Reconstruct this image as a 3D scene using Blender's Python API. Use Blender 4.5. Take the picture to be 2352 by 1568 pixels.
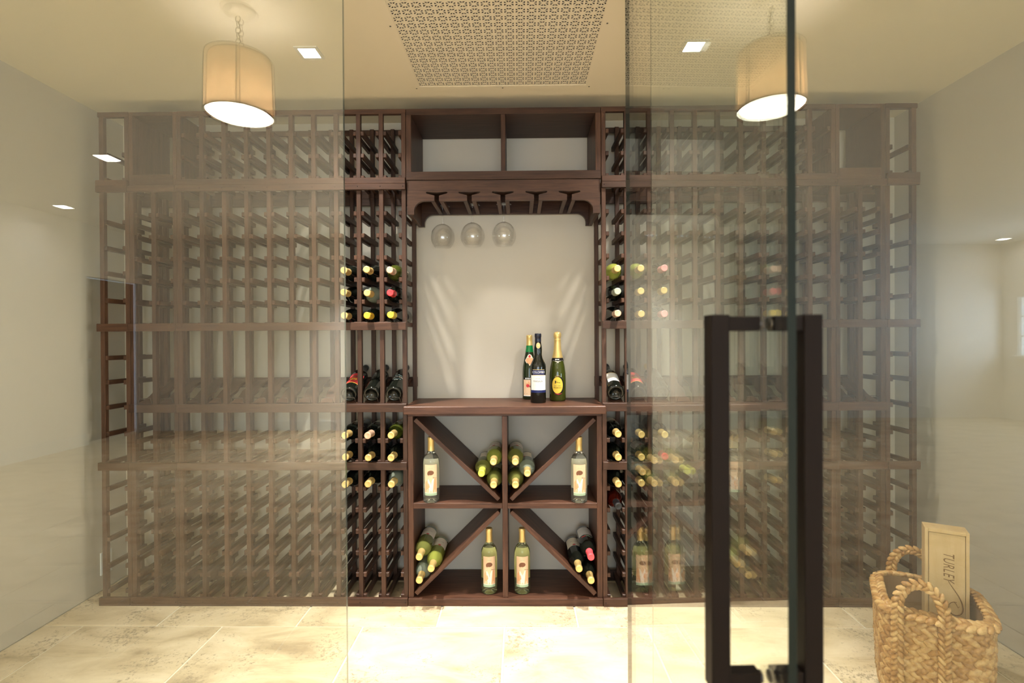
import bpy, bmesh, math, random
from mathutils import Vector, Matrix
R = math.radians
random.seed(7)
for o in list(bpy.data.objects): bpy.data.objects.remove(o)
scene = bpy.context.scene
COL = scene.collection

# ------------------------------------------------------------------ camera
YAW, PIT, ROL = R(0.807), R(-0.278), R(0.301)
CAM = Vector((0, 0, 1.225))
cam_d = bpy.data.cameras.new('camera'); cam = bpy.data.objects.new('camera', cam_d); COL.objects.link(cam)
scene.camera = cam
cam_d.sensor_width = 36.0; cam_d.lens = 36.0 * 1200 / 2352; cam_d.clip_start = 0.02
cw = Vector((-math.sin(YAW) * math.cos(PIT), math.cos(YAW) * math.cos(PIT), math.sin(PIT)))
cr = Vector((math.cos(YAW), math.sin(YAW), 0)); cdn = cw.cross(cr)
cr2 = cr * math.cos(ROL) + cdn * math.sin(ROL); cd2 = -cr * math.sin(ROL) + cdn * math.cos(ROL)
M = Matrix.Identity(4)
for i in range(3):
    M[i][0] = cr2[i]; M[i][1] = -cd2[i]; M[i][2] = -cw[i]; M[i][3] = CAM[i]
cam.matrix_world = M
cam_d.dof.use_dof = True; cam_d.dof.focus_distance = 2.42; cam_d.dof.aperture_fstop = 2.8

# ------------------------------------------------------------------ world, exposure
world = bpy.data.worlds.new('daylight'); scene.world = world
world.use_nodes = True
bg = world.node_tree.nodes['Background']
bg.inputs[0].default_value = (0.62, 0.80, 1.0, 1); bg.inputs[1].default_value = 2.2
vs = scene.view_settings
vs.view_transform = 'Standard'; vs.look = 'None'; vs.gamma = 1.0; vs.use_curve_mapping = False
vs.exposure = 0.0
CELLAR_W = 7.0      # each cellar downlight
BEAM_W = 11.5      # narrow part of each cellar downlight's beam
HALL_W = 20.0
BACK_W = 100.0      # cool front light from added, unseen glazed doors behind the viewer       # each hall downlight
PEND_W = 8.0       # each pendant bulb
WIN_W = 90.0       # daylight through the hall window

def area_light(name, loc, size, watts, color, spread=180, target=None, size_y=None):
    d = bpy.data.lights.new(name, 'AREA'); d.energy = watts; d.color = color; d.size = size
    if size_y: d.shape = 'RECTANGLE'; d.size_y = size_y
    else: d.shape = 'SQUARE'
    d.spread = R(spread)
    o = bpy.data.objects.new(name, d); COL.objects.link(o); o.location = loc
    if target is not None:
        o.rotation_euler = (Vector(target) - Vector(loc)).to_track_quat('-Z', 'Y').to_euler()
    return o
WARM = (1.0, 0.86, 0.68); NEUT = (1.0, 0.95, 0.87); HALLC = (1.0, 0.97, 0.93)
C1, C2 = (-0.812, 2.03, 2.345), (0.675, 2.02, 2.345)
for c in (C1, C2):
    area_light('downlight_beam', (c[0], c[1], c[2] - 0.012), 0.06, CELLAR_W, NEUT, 125)
    area_light('downlight_beam', (c[0], c[1], c[2] - 0.012), 0.06, BEAM_W, NEUT, 72, (c[0] * 0.55, 1.95, 0))
HALL_Z = 2.62
HALL_AND_FILL_SPOTS = [(-3.13, -0.94, 1.1, 'farther from the brown door'), (-4.72, -2.36, 0.15, 'nearest the brown door'), (6.95, -4.6, 0.05, 'nearest the hall window'),
              (-1.1, -1.4, 0.3, 'added as fill between the pendant lamps, behind the viewer'), (0.9, -1.4, 0.3, 'added as fill toward the window behind the second pendant'),  # added fill downlights, placed where no pane mirrors them
              (-1.85, -3.3, 3.5, 'added to wash the back wall on the brown door side'), (-0.2, -3.3, 3.5, 'added to wash the middle of the hall back wall'), (1.5, -3.3, 3.5, 'added to wash the back wall on the window side'),  # added washers: brighten the back wall whose reflection veils the panes
              (4.3, -0.3, 0.05, 'added as fill near the front wall on the window side'), (6.3, -1.4, 0.05, 'added as fill beside the far window-side wall')]  # added fill for the window side, out of every pane's reflection
for x, y, hk, hn in HALL_AND_FILL_SPOTS:
    area_light('hall_and_fill_beam', (x, y, HALL_Z - 0.012), 0.09, HALL_W * hk, HALLC, 150 if hk < 2 else 95)
area_light('window_daylight', (7.55, -3.6, 1.37), 1.6, WIN_W, (0.70, 0.84, 1.0), 180, (0, -3.2, 1.2), 0.85)

area_light('added_door_daylight', (-0.15, -4.45, 1.15), 2.3, BACK_W, (0.72, 0.86, 1.0), 180, (-0.15, 0, 1.15), 1.9)  # added source for the cool front light, standing out of view

# ------------------------------------------------------------------ helpers
def link(o, parent=None):
    COL.objects.link(o)
    if parent is not None: o.parent = parent
    return o
def tag(o, label=None, cat=None, group=None, kind=None):
    if label: o['label'] = label
    if cat: o['category'] = cat
    if group: o['group'] = group
    if kind: o['kind'] = kind
    return o
def empty(name, loc=(0, 0, 0), rz=0, label=None, cat=None, group=None, kind=None):
    o = bpy.data.objects.new(name, None); o.empty_display_size = 0.05; link(o)
    o.location = loc; o.rotation_euler = (0, 0, rz)
    return tag(o, label, cat, group, kind)
def pyd(name, verts, faces, mat, smooth=False):
    me = bpy.data.meshes.new(name); me.from_pydata([tuple(v) for v in verts], [], faces); me.update()
    for m in (mat if isinstance(mat, (list, tuple)) else [mat]): me.materials.append(m)
    if smooth:
        for p in me.polygons: p.use_smooth = True
    return me
def ob(name, me, parent=None, loc=(0, 0, 0)):
    o = bpy.data.objects.new(name, me); link(o, parent); o.location = loc
    return o
_cache = {}
def box_mesh(sx, sy, sz, mat, bev):
    k = ('box', round(sx, 4), round(sy, 4), round(sz, 4), mat.name, bev)
    if k in _cache: return _cache[k]
    bm = bmesh.new(); bmesh.ops.create_cube(bm, size=1)
    for v in bm.verts: v.co = Vector((v.co.x * sx, v.co.y * sy, v.co.z * sz))
    if bev: bmesh.ops.bevel(bm, geom=list(bm.edges), offset=bev, segments=1, affect='EDGES')
    me = bpy.data.meshes.new('box'); bm.to_mesh(me); bm.free(); me.materials.append(mat)
    _cache[k] = me
    return me
def box(name, x0, x1, y0, y1, z0, z1, mat, parent=None, bev=0.0012):
    me = box_mesh(x1 - x0, y1 - y0, z1 - z0, mat, bev)
    return ob(name, me, parent, ((x0 + x1) / 2, (y0 + y1) / 2, (z0 + z1) / 2))
def struct(name, x0, x1, y0, y1, z0, z1, mat):
    return tag(box(name, x0, x1, y0, y1, z0, z1, mat, None, 0), kind='structure')
def lathe_data(prof, n=28, off=0):
    vs_, fs = [], []; m = len(prof)
    for i in range(n):
        a = 2 * math.pi * i / n
        for r, z in prof: vs_.append((r * math.cos(a), r * math.sin(a), z))
    for i in range(n):
        j = (i + 1) % n
        for k in range(m - 1):
            fs.append((off + i * m + k, off + j * m + k, off + j * m + k + 1, off + i * m + k + 1))
    return vs_, fs
def lathe(name, prof, mat, n=28):
    k = ('lathe', name, tuple(prof), mat.name, n)
    if k in _cache: return _cache[k]
    v, f = lathe_data(prof, n)
    me = pyd(name, v, f, mat, True)
    bm = bmesh.new(); bm.from_mesh(me); bmesh.ops.remove_doubles(bm, verts=bm.verts, dist=1e-5)
    bmesh.ops.recalc_face_normals(bm, faces=bm.faces); bm.to_mesh(me); bm.free()
    _cache[k] = me
    return me
def tube_data(pts, rad, n=6, closed=False, off=0):
    pts = [Vector(p) for p in pts]; vs_, fs = [], []; m = len(pts)
    rads = rad if isinstance(rad, (list, tuple)) else [rad] * m
    up = Vector((0.13, 0.21, 0.97))
    for i, p in enumerate(pts):
        a = pts[(i - 1) % m] if closed or i > 0 else p
        b = pts[(i + 1) % m] if closed or i < m - 1 else p
        t = (b - a).normalized(); u = t.cross(up)
        if u.length < 1e-3: u = t.cross(Vector((1, 0, 0)))
        u.normalize(); w = t.cross(u)
        for k in range(n):
            an = 2 * math.pi * k / n
            vs_.append(p + (u * math.cos(an) + w * math.sin(an)) * rads[i])
    for i in range(m if closed else m - 1):
        j = (i + 1) % m
        for k in range(n):
            l = (k + 1) % n
            fs.append((off + i * n + k, off + i * n + l, off + j * n + l, off + j * n + k))
    if not closed:
        fs.append(tuple(off + k for k in range(n))[::-1]); fs.append(tuple(off + (m - 1) * n + k for k in range(n)))
    return vs_, fs
def tube(name, pts, rad, mat, parent=None, n=6, closed=False):
    v, f = tube_data(pts, rad, n, closed)
    return ob(name, pyd(name, v, f, mat, True), parent)
def prism(name, poly, axis, d0, d1, mat, smooth=False):
    """extrude a 2D outline; axis 'y': poly=(x,z); 'x': poly=(y,z); 'z': poly=(x,y)"""
    bm = bmesh.new()
    def P(a, b, d): return {'y': (a, d, b), 'x': (d, a, b), 'z': (a, b, d)}[axis]
    vs_ = [bm.verts.new(P(a, b, d0)) for a, b in poly]
    f = bm.faces.new(vs_)
    r = bmesh.ops.extrude_face_region(bm, geom=[f])
    dv = Vector(P(0, 0, d1)) - Vector(P(0, 0, d0))
    bmesh.ops.translate(bm, verts=[g for g in r['geom'] if isinstance(g, bmesh.types.BMVert)], vec=dv)
    bmesh.ops.triangulate(bm, faces=[q for q in bm.faces if len(q.verts) > 4])
    bmesh.ops.recalc_face_normals(bm, faces=bm.faces)
    me = bpy.data.meshes.new(name); bm.to_mesh(me); bm.free(); me.materials.append(mat)
    return me

# ------------------------------------------------------------------ materials
def new_mat(name):
    m = bpy.data.materials.new(name); m.use_nodes = True
    nt = m.node_tree; p = nt.nodes['Principled BSDF']
    return m, nt, p
def N(nt, typ, **kw):
    n = nt.nodes.new(typ)
    for k, v in kw.items(): setattr(n, k, v)
    return n
def plain(name, col, rough=0.5, metal=0.0, spec=0.5, coat=0.0):
    m, nt, p = new_mat(name)
    p.inputs['Base Color'].default_value = (*col, 1); p.inputs['Roughness'].default_value = rough
    p.inputs['Metallic'].default_value = metal; p.inputs['Specular IOR Level'].default_value = spec
    p.inputs['Coat Weight'].default_value = coat; p.inputs['Coat Roughness'].default_value = 0.08
    return m
def emit(name, col, s):
    m, nt, p = new_mat(name)
    p.inputs['Base Color'].default_value = (*col, 1)
    p.inputs['Emission Color'].default_value = (*col, 1); p.inputs['Emission Strength'].default_value = s
    return m
def ramp(nt, stops):
    r = N(nt, 'ShaderNodeValToRGB'); e = r.color_ramp.elements
    e[0].position, e[0].color = stops[0][0], (*stops[0][1], 1); e[1].position, e[1].color = stops[-1][0], (*stops[-1][1], 1)
    for pos, c in stops[1:-1]:
        q = e.new(pos); q.color = (*c, 1)
    return r
def wood(name, dark, light, scale, rough=0.45, bump=0.12, var=0.25):
    m, nt, p = new_mat(name); L = nt.links
    tc = N(nt, 'ShaderNodeTexCoord'); oi = N(nt, 'ShaderNodeObjectInfo')
    mp = N(nt, 'ShaderNodeMapping'); mp.inputs['Scale'].default_value = scale
    sh = N(nt, 'ShaderNodeVectorMath', operation='MULTIPLY_ADD')
    cmb = N(nt, 'ShaderNodeCombineXYZ')
    L.new(oi.outputs['Random'], cmb.inputs[0]); L.new(oi.outputs['Random'], cmb.inputs[1]); L.new(oi.outputs['Random'], cmb.inputs[2])
    L.new(cmb.outputs[0], sh.inputs[0]); sh.inputs[1].default_value = (13.7, 7.3, 9.1)
    L.new(tc.outputs['Object'], sh.inputs[2]); L.new(sh.outputs[0], mp.inputs['Vector'])
    n1 = N(nt, 'ShaderNodeTexNoise'); n1.inputs['Scale'].default_value = 1.0; n1.inputs['Detail'].default_value = 5; n1.inputs['Roughness'].default_value = 0.65
    L.new(mp.outputs[0], n1.inputs['Vector'])
    rp = ramp(nt, [(0.28, dark), (0.72, light)]); L.new(n1.outputs['Fac'], rp.inputs[0])
    hv = N(nt, 'ShaderNodeHueSaturation'); mr = N(nt, 'ShaderNodeMapRange')
    mr.inputs[3].default_value = 1 - var; mr.inputs[4].default_value = 1 + var
    L.new(oi.outputs['Random'], mr.inputs[0]); L.new(mr.outputs[0], hv.inputs['Value']); L.new(rp.outputs[0], hv.inputs['Color'])
    L.new(hv.outputs[0], p.inputs['Base Color'])
    bp = N(nt, 'ShaderNodeBump'); bp.inputs['Strength'].default_value = bump; bp.inputs['Distance'].default_value = 0.002
    L.new(n1.outputs['Fac'], bp.inputs['Height']); L.new(bp.outputs[0], p.inputs['Normal'])
    p.inputs['Roughness'].default_value = rough; p.inputs['Specular IOR Level'].default_value = 0.3
    return m
WD, WL = (0.034, 0.0155, 0.0098), (0.094, 0.0445, 0.0270)
wood_x = wood('stained_wood_across', WD, WL, (6, 90, 90))
wood_y = wood('stained_wood_deep', WD, WL, (90, 6, 90))
wood_z = wood('stained_wood_upright', WD, WL, (90, 90, 6))
BD, BL = (0.044, 0.0185, 0.0110), (0.122, 0.0535, 0.0310)
bin_x = wood('reddish_wood_across', BD, BL, (6, 90, 90), var=0.1)
bin_z = wood('reddish_wood_upright', BD, BL, (90, 90, 6), var=0.1)
wood_door = wood('brown_door_wood', (0.10, 0.045, 0.022), (0.17, 0.08, 0.04), (40, 40, 3), 0.3)
wood_pale = wood('pale_box_wood', (0.60, 0.40, 0.19), (0.72, 0.52, 0.28), (30, 30, 3), 0.5, 0.05, 0.03)
def paint(name, col, bump=0.05):
    m, nt, p = new_mat(name); L = nt.links
    tc = N(nt, 'ShaderNodeTexCoord'); n = N(nt, 'ShaderNodeTexNoise'); n.inputs['Scale'].default_value = 260
    L.new(tc.outputs['Object'], n.inputs['Vector'])
    bp = N(nt, 'ShaderNodeBump'); bp.inputs['Strength'].default_value = bump; bp.inputs['Distance'].default_value = 0.001
    L.new(n.outputs['Fac'], bp.inputs['Height']); L.new(bp.outputs[0], p.inputs['Normal'])
    p.inputs['Base Color'].default_value = (*col, 1); p.inputs['Roughness'].default_value = 0.65; p.inputs['Specular IOR Level'].default_value = 0.25
    return m
paint_wall = paint('pale_wall_paint', (0.56, 0.52, 0.445))
paint_ceil = paint('cream_ceiling_paint', (0.80, 0.71, 0.54))
paint_hall = paint('white_hall_paint', (0.86, 0.83, 0.77))
paint_trim = paint('white_trim_paint', (0.82, 0.82, 0.80), 0.0)
def travertine(name, tone=1.0):
    m, nt, p = new_mat(name); L = nt.links
    tc = N(nt, 'ShaderNodeTexCoord'); oi = N(nt, 'ShaderNodeObjectInfo')
    cmb = N(nt, 'ShaderNodeCombineXYZ'); L.new(oi.outputs['Random'], cmb.inputs[0]); L.new(oi.outputs['Random'], cmb.inputs[1])
    sh = N(nt, 'ShaderNodeVectorMath', operation='MULTIPLY_ADD'); sh.inputs[1].default_value = (31, 17, 0)
    L.new(cmb.outputs[0], sh.inputs[0]); L.new(tc.outputs['Object'], sh.inputs[2])
    mp = N(nt, 'ShaderNodeMapping'); mp.inputs['Scale'].default_value = (2.2, 5.0, 4); mp.inputs['Rotation'].default_value = (0, 0, 0.35)
    L.new(sh.outputs[0], mp.inputs[0])
    n1 = N(nt, 'ShaderNodeTexNoise'); n1.inputs['Scale'].default_value = 1.3; n1.inputs['Detail'].default_value = 6; n1.inputs['Roughness'].default_value = 0.62; n1.inputs['Distortion'].default_value = 0.6
    L.new(mp.outputs[0], n1.inputs['Vector'])
    r1 = ramp(nt, [(0.30, (0.36 * tone, 0.27 * tone, 0.165 * tone)), (0.46, (0.57 * tone, 0.46 * tone, 0.30 * tone)), (0.60, (0.66 * tone, 0.55 * tone, 0.385 * tone)), (0.74, (0.74 * tone, 0.64 * tone, 0.48 * tone))])
    L.new(n1.outputs['Fac'], r1.inputs[0])
    n2 = N(nt, 'ShaderNodeTexNoise'); n2.inputs['Scale'].default_value = 70; n2.inputs['Detail'].default_value = 4; n2.inputs['Roughness'].default_value = 0.7
    L.new(sh.outputs[0], n2.inputs['Vector'])
    n3 = N(nt, 'ShaderNodeTexNoise'); n3.inputs['Scale'].default_value = 3.4; n3.inputs['Detail'].default_value = 2; L.new(sh.outputs[0], n3.inputs['Vector'])
    ma = N(nt, 'ShaderNodeMath', operation='MULTIPLY_ADD'); ma.inputs[1].default_value = 0.75; L.new(n3.outputs['Fac'], ma.inputs[0]); L.new(n2.outputs['Fac'], ma.inputs[2])
    r2 = ramp(nt, [(0.98, (0, 0, 0)), (1.05, (1, 1, 1))])
    mr = N(nt, 'ShaderNodeMapRange'); mr.inputs[1].default_value = 0.965; mr.inputs[2].default_value = 1.11; L.new(ma.outputs[0], mr.inputs[0])
    mx = N(nt, 'ShaderNodeMix', data_type='RGBA'); L.new(mr.outputs[0], mx.inputs[0]); L.new(r1.outputs[0], mx.inputs[6]); mx.inputs[7].default_value = (0.30 * tone, 0.235 * tone, 0.155 * tone, 1)
    L.new(mx.outputs[2], p.inputs['Base Color'])
    bp = N(nt, 'ShaderNodeBump'); bp.inputs['Strength'].default_value = 0.25; bp.inputs['Distance'].default_value = 0.002; bp.invert = True
    L.new(mr.outputs[0], bp.inputs['Height']); L.new(bp.outputs[0], p.inputs['Normal'])
    p.inputs['Roughness'].default_value = 0.42; p.inputs['Specular IOR Level'].default_value = 0.35
    return m
stone = travertine('travertine', 1.12)
grout = paint('cream_grout', (0.80, 0.73, 0.60))
def thin_glass(name, tint, f0=0.04, rough=0.0, power=5):
    m = bpy.data.materials.new(name); m.use_nodes = True; nt = m.node_tree; L = nt.links; nt.nodes.clear()
    out = N(nt, 'ShaderNodeOutputMaterial'); mix = N(nt, 'ShaderNodeMixShader')
    tr = N(nt, 'ShaderNodeBsdfTransparent'); tr.inputs[0].default_value = (*tint, 1)
    gl = N(nt, 'ShaderNodeBsdfGlossy'); gl.inputs['Roughness'].default_value = rough; gl.inputs[0].default_value = (1, 1, 1, 1)
    lw = N(nt, 'ShaderNodeLayerWeight'); lw.inputs['Blend'].default_value = 0.5
    pw = N(nt, 'ShaderNodeMath', operation='POWER'); pw.inputs[1].default_value = power; L.new(lw.outputs['Facing'], pw.inputs[0])
    sc = N(nt, 'ShaderNodeMath', operation='MULTIPLY_ADD'); sc.inputs[1].default_value = 1 - f0; sc.inputs[2].default_value = f0; L.new(pw.outputs[0], sc.inputs[0])
    L.new(sc.outputs[0], mix.inputs[0]); L.new(tr.outputs[0], mix.inputs[1]); L.new(gl.outputs[0], mix.inputs[2]); L.new(mix.outputs[0], out.inputs[0])
    return m
pane_glass = thin_glass('clear_pane_glass', (0.95, 0.975, 0.95), 0.075)
stem_glass = thin_glass('clear_stemware_glass', (0.988, 0.988, 0.984), 0.04, 0, 4.5)
edge_glass = plain('dark_glass_edge', (0.006, 0.012, 0.010), 0.35, 0, 0.25)
edge_polished = plain('polished_glass_edge', (0.30, 0.36, 0.33), 0.18, 0.7)
def bottle_glass(name, col, trans, rough=0.03, ior=1.36):
    m, nt, p = new_mat(name)
    p.inputs['Base Color'].default_value = (*col, 1); p.inputs['Transmission Weight'].default_value = trans
    p.inputs['IOR'].default_value = ior; p.inputs['Roughness'].default_value = rough
    return m
g_dark = plain('dark_bottle_glass', (0.006, 0.007, 0.005), 0.06, 0, 0.6)
g_olive = bottle_glass('olive_bottle_glass', (0.40, 0.42, 0.11), 0.72)
g_yell = bottle_glass('yellow_green_bottle_glass', (0.52, 0.57, 0.11), 0.6)
g_clear = bottle_glass('clear_bottle_glass', (0.90, 0.93, 0.84), 0.96, 0.0, 1.34)
g_pale = bottle_glass('pale_wine_bottle_glass', (0.88, 0.92, 0.58), 0.95, 0.0, 1.34)
g_grey = bottle_glass('grey_green_bottle_glass', (0.60, 0.68, 0.54), 0.75)
g_green = plain('deep_green_bottle_glass', (0.012, 0.022, 0.006), 0.06, 0, 0.6)
g_emer = plain('emerald_neck_glass', (0.0, 0.20, 0.05), 0.08, 0, 0.6)
g_pros = plain('green_brown_bottle_glass', (0.045, 0.055, 0.008), 0.06, 0, 0.6)
g_rose = plain('dark_red_bottle_glass', (0.055, 0.006, 0.003), 0.06, 0, 0.6)
CAPM = {'gold': plain('gold_foil', (0.80, 0.58, 0.22), 0.32, 0.5), 'amber': plain('amber_foil', (0.86, 0.52, 0.05), 0.35, 0.3),
        'yellow': plain('yellow_foil', (0.88, 0.66, 0.06), 0.35, 0.2), 'copper': plain('copper_foil', (0.76, 0.50, 0.34), 0.32, 0.4),
        'red': plain('red_foil', (0.62, 0.05, 0.06), 0.32, 0.2), 'pink': plain('rose_foil', (0.80, 0.30, 0.32), 0.32, 0.2),
        'lime': plain('lime_foil', (0.62, 0.68, 0.10), 0.35, 0.2), 'grey': plain('grey_green_foil', (0.42, 0.47, 0.36), 0.35, 0.3),
        'black': plain('black_foil', (0.02, 0.02, 0.022), 0.3), 'navy': plain('navy_foil', (0.012, 0.014, 0.03), 0.3),
        'coral': plain('coral_foil', (0.85, 0.10, 0.12), 0.35, 0.1), 'white': plain('pale_foil', (0.75, 0.62, 0.50), 0.35, 0.2)}
paper = plain('cream_paper', (0.80, 0.74, 0.62), 0.7, 0, 0.2)
paper_w = plain('white_paper', (0.84, 0.83, 0.80), 0.7, 0, 0.2)
peach = plain('peach_print', (0.76, 0.40, 0.21), 0.7, 0, 0.2)
peach_l = plain('light_peach_print', (0.80, 0.56, 0.36), 0.7, 0, 0.2)
ivory = plain('ivory_print', (0.86, 0.78, 0.66), 0.7, 0, 0.2)
brown_p = plain('brown_print', (0.20, 0.09, 0.05), 0.7, 0, 0.2)
sage = plain('sage_print', (0.38, 0.50, 0.34), 0.7, 0, 0.2)
red_p = plain('red_print', (0.62, 0.05, 0.06), 0.6, 0, 0.2)
yel_p = plain('yellow_print', (0.84, 0.58, 0.08), 0.6, 0, 0.2)
blue_p = plain('blue_print', (0.015, 0.022, 0.11), 0.5, 0, 0.3)
black_p = plain('black_print', (0.012, 0.010, 0.010), 0.6, 0, 0.2)
grey_p = plain('grey_print', (0.20, 0.18, 0.16), 0.6, 0, 0.2)
gold_p = plain('gold_print', (0.72, 0.52, 0.16), 0.4, 0.4)
lblue_p = plain('pale_blue_print', (0.45, 0.72, 0.80), 0.6, 0, 0.2)
bronze = plain('dark_bronze_metal', (0.009, 0.0055, 0.0042), 0.5, 0.0, 0.12)
steel = plain('wire_metal', (0.10, 0.09, 0.08), 0.35, 0.8)
trim_metal = plain('white_trim_metal', (0.72, 0.68, 0.60), 0.4)
void_shade = plain('painted_plenum_shade', (0.03, 0.024, 0.018), 0.8)  # near-black colour stands in for shade behind the grille
lens_on = emit('lit_downlight_lens', (1.0, 0.96, 0.90), 40)
diff_on = emit('lit_pendant_diffuser', (1.0, 0.90, 0.76), 22)

# ------------------------------------------------------------------ room shell
XL, XR, YB, YG, ZC = -2.06, 1.92, 2.70, 1.50, 2.345
T = 0.12
struct('wall_left', XL - T, XL, YG - 0.006, YB + T, 0, ZC + T, paint_wall)
struct('wall_right', XR, XR + T, YG - 0.006, YB + T, 0, ZC + T, paint_wall)
struct('wall_back', XL, XR, YB, YB + T, 0, ZC + T, paint_wall)
# cellar ceiling: four slabs round the grille opening form one mesh
GX0, GX1, GY0, GY1 = -0.437, 0.300, 1.615, 2.314
def ring_slab(name, x0, x1, y0, y1, hx0, hx1, hy0, hy1, z0, z1, mat):
    xs = [x0, hx0, hx1, x1]; ys = [y0, hy0, hy1, y1]; v = []; f = []
    for z in (z0, z1):
        for y in ys:
            for x in xs: v.append((x, y, z))
    for j in range(3):
        for i in range(3):
            if i == 1 and j == 1: continue
            a = j * 4 + i; f.append((a, a + 4, a + 5, a + 1)); f.append((a + 16, a + 17, a + 21, a + 20))
    for a, b in ((5, 6), (6, 10), (10, 9), (9, 5)): f.append((a, b, b + 16, a + 16))
    for a, b in ((0, 3), (3, 15), (15, 12), (12, 0)): f.append((a, b, b + 16, a + 16))
    return tag(ob(name, pyd(name, v, f, mat)), kind='structure')
ring_slab('ceiling', XL, XR, YG - 0.006, YB, GX0, GX1, GY0, GY1, ZC, ZC + 0.08, paint_ceil)
# header and hall
HX0, HX1, HY0 = -5.11, 7.30, -5.0
struct('wall_header', XL, XR, YG - 0.006, YG + T - 0.006, ZC + 0.081, HALL_Z, paint_hall)
struct('wall_hall_front_left', HX0, XL - T, YG - 0.006, YG + T, 0, HALL_Z, paint_hall)
struct('wall_hall_front_right', XR + T, HX1, YG - 0.006, YG + T, 0, HALL_Z, paint_hall)
struct('wall_hall_left_front', HX0 - T, HX0, -3.11, YG - 0.006, 0, HALL_Z, paint_hall)
struct('wall_hall_left_lintel', HX0 - 0.15, HX0 - 0.02, -4.04, -3.11, 2.0, HALL_Z, paint_hall)
GDX0, GDX1, GDZ = -1.30, 1.00, 2.10
struct('wall_hall_back_left', HX0 - T, GDX0, -4.04 - T, -4.04, 0, HALL_Z, paint_hall)
struct('wall_hall_back_middle', GDX1, 3.0, -4.04 - T, -4.04, 0, HALL_Z, paint_hall)
struct('wall_hall_back_top', GDX0, GDX1, -4.04 - T, -4.04, GDZ, HALL_Z, paint_hall)
struct('wall_hall_jog', 3.0, 3.0 + T, HY0, -4.04 - T, 0, HALL_Z, paint_hall)
struct('wall_hall_back_right', 3.0 + T, HX1, HY0 - T, HY0, 0, HALL_Z, paint_hall)
WY0, WY1, WZ0, WZ1 = -4.75, -2.45, 0.94, 1.80
for nm, y0, y1, z0, z1 in (('wall_hall_right_low', HY0, YG, 0, WZ0), ('wall_hall_right_top', HY0, YG, WZ1, HALL_Z),
                           ('wall_hall_right_rear', HY0, WY0, WZ0, WZ1), ('wall_hall_right_front', WY1, YG, WZ0, WZ1)):
    struct(nm, HX1, HX1 + T, y0, y1, z0, z1, paint_hall)
struct('ceiling_hall', HX0 - 0.2, HX1 + T, HY0 - T, YG + T, HALL_Z, HALL_Z + 0.08, paint_hall)
w3 = empty('window_3', (HX1, (WY0 + WY1) / 2, WZ0), kind='structure')
def wbox(n, y0, y1, z0, z1, mat=paint_trim, x0=0.02, x1=0.07):
    box(n, x0, x1, y0 - (WY0 + WY1) / 2, y1 - (WY0 + WY1) / 2, z0 - WZ0, z1 - WZ0, mat, w3, 0)
for i in range(4):
    y = WY0 + (WY1 - WY0) * i / 3; wbox('mullion', y - 0.02, y + 0.02, WZ0, WZ1)
for i in range(4):
    z = WZ0 + (WZ1 - WZ0) * i / 3; wbox('glazing_bar', WY0, WY1, z - 0.008, z + 0.008, paint_trim, 0.03, 0.06)
wbox('window_sill', WY0 - 0.05, WY1 + 0.05, WZ0 - 0.04, WZ0, paint_trim, -0.08, 0.02)
d3 = empty('added_door_3', ((GDX0 + GDX1) / 2, -4.04, 0), kind='structure')  # glazed doors added out of view to account for cool front light
gdw = (GDX1 - GDX0) / 2
for i in range(5):
    x = -gdw + 2 * gdw * i / 4; e = 0.05 if i in (0, 2, 4) else 0.014
    box('door_stile', max(-gdw, x - e), min(gdw, x + e), -0.08, -0.04, 0, GDZ, paint_trim, d3, 0)
for z, e in ((0.12, 0.12), (0.75, 0.014), (1.2, 0.014), (1.65, 0.014), (2.05, 0.05)):
    box('door_rail', -gdw, gdw, -0.078, -0.042, z - e, min(GDZ, z + e), paint_trim, d3, 0)
box('baseboard_hall_left', HX0, HX0 + 0.015, -3.11, 1.49, 0, 0.13, paint_trim, None, 0)['kind'] = 'structure'
box('baseboard_hall_back', HX0 + 0.03, GDX0 - 0.02, -4.04, -4.025, 0, 0.13, paint_trim, None, 0)['kind'] = 'structure'
d2 = empty('door_2', (-5.225, -3.6, 0), kind='structure')
box('door_leaf', -0.05, 0, -0.42, 0.42, 0.005, 1.99, wood_door, d2)
for z0, z1 in ((0.25, 0.95), (1.1, 1.85)):
    box('door_panel', 0, 0.008, -0.28, 0.28, z0, z1, wood_door, d2)
hd = box('door_handle', 0.0, 0.05, 0.33, 0.36, 0.98, 1.01, bronze, d2)
# floor: slab carrying the grout, tiles on top
fl = struct('floor', HX0 - 0.3, HX1 + T, HY0 - T, YB + T, -0.11, -0.004, grout)
PITCH, ROWD = 0.605, 0.41
yl = 2.22 + ROWD
ri = 0
def tile(x0, x1, y0, y1):
    g = 0.004
    me = box_mesh(x1 - x0 - 2 * g, y1 - y0 - 2 * g, 0.012, stone, 0.002)
    o = ob('floor_tile', me, fl)
    o.matrix_parent_inverse = fl.matrix_world.inverted()
    o.location = Vector(((x0 + x1) / 2, (y0 + y1) / 2, -0.006)) - fl.location
    return o
rows = [(2.63, YB), (2.22, 2.63), (1.81, 2.22), (1.40, 1.81), (0.99, 1.40), (0.58, 0.99), (0.17, 0.58), (-0.24, 0.17), (-0.65, -0.24)]
for ri, (y0, y1) in enumerate(rows):
    off = -0.36 if ri % 2 == 1 else -0.07
    xa, xb = (XL, XR) if y0 > 1.3 else (-3.4, 3.3)
    k = -8
    while off + k * PITCH < xb:
        a, b = max(xa, off + k * PITCH), min(xb, off + (k + 1) * PITCH)
        if b - a > 0.03: tile(a, b, y0, y1)
        k += 1
hf = ob('floor_slab', box_mesh(HX1 - HX0, -0.65 - HY0, 0.012, stone, 0.002), fl)
hf.location = Vector(((HX0 + HX1) / 2, (HY0 - 0.65) / 2, -0.006)) - fl.location
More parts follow.
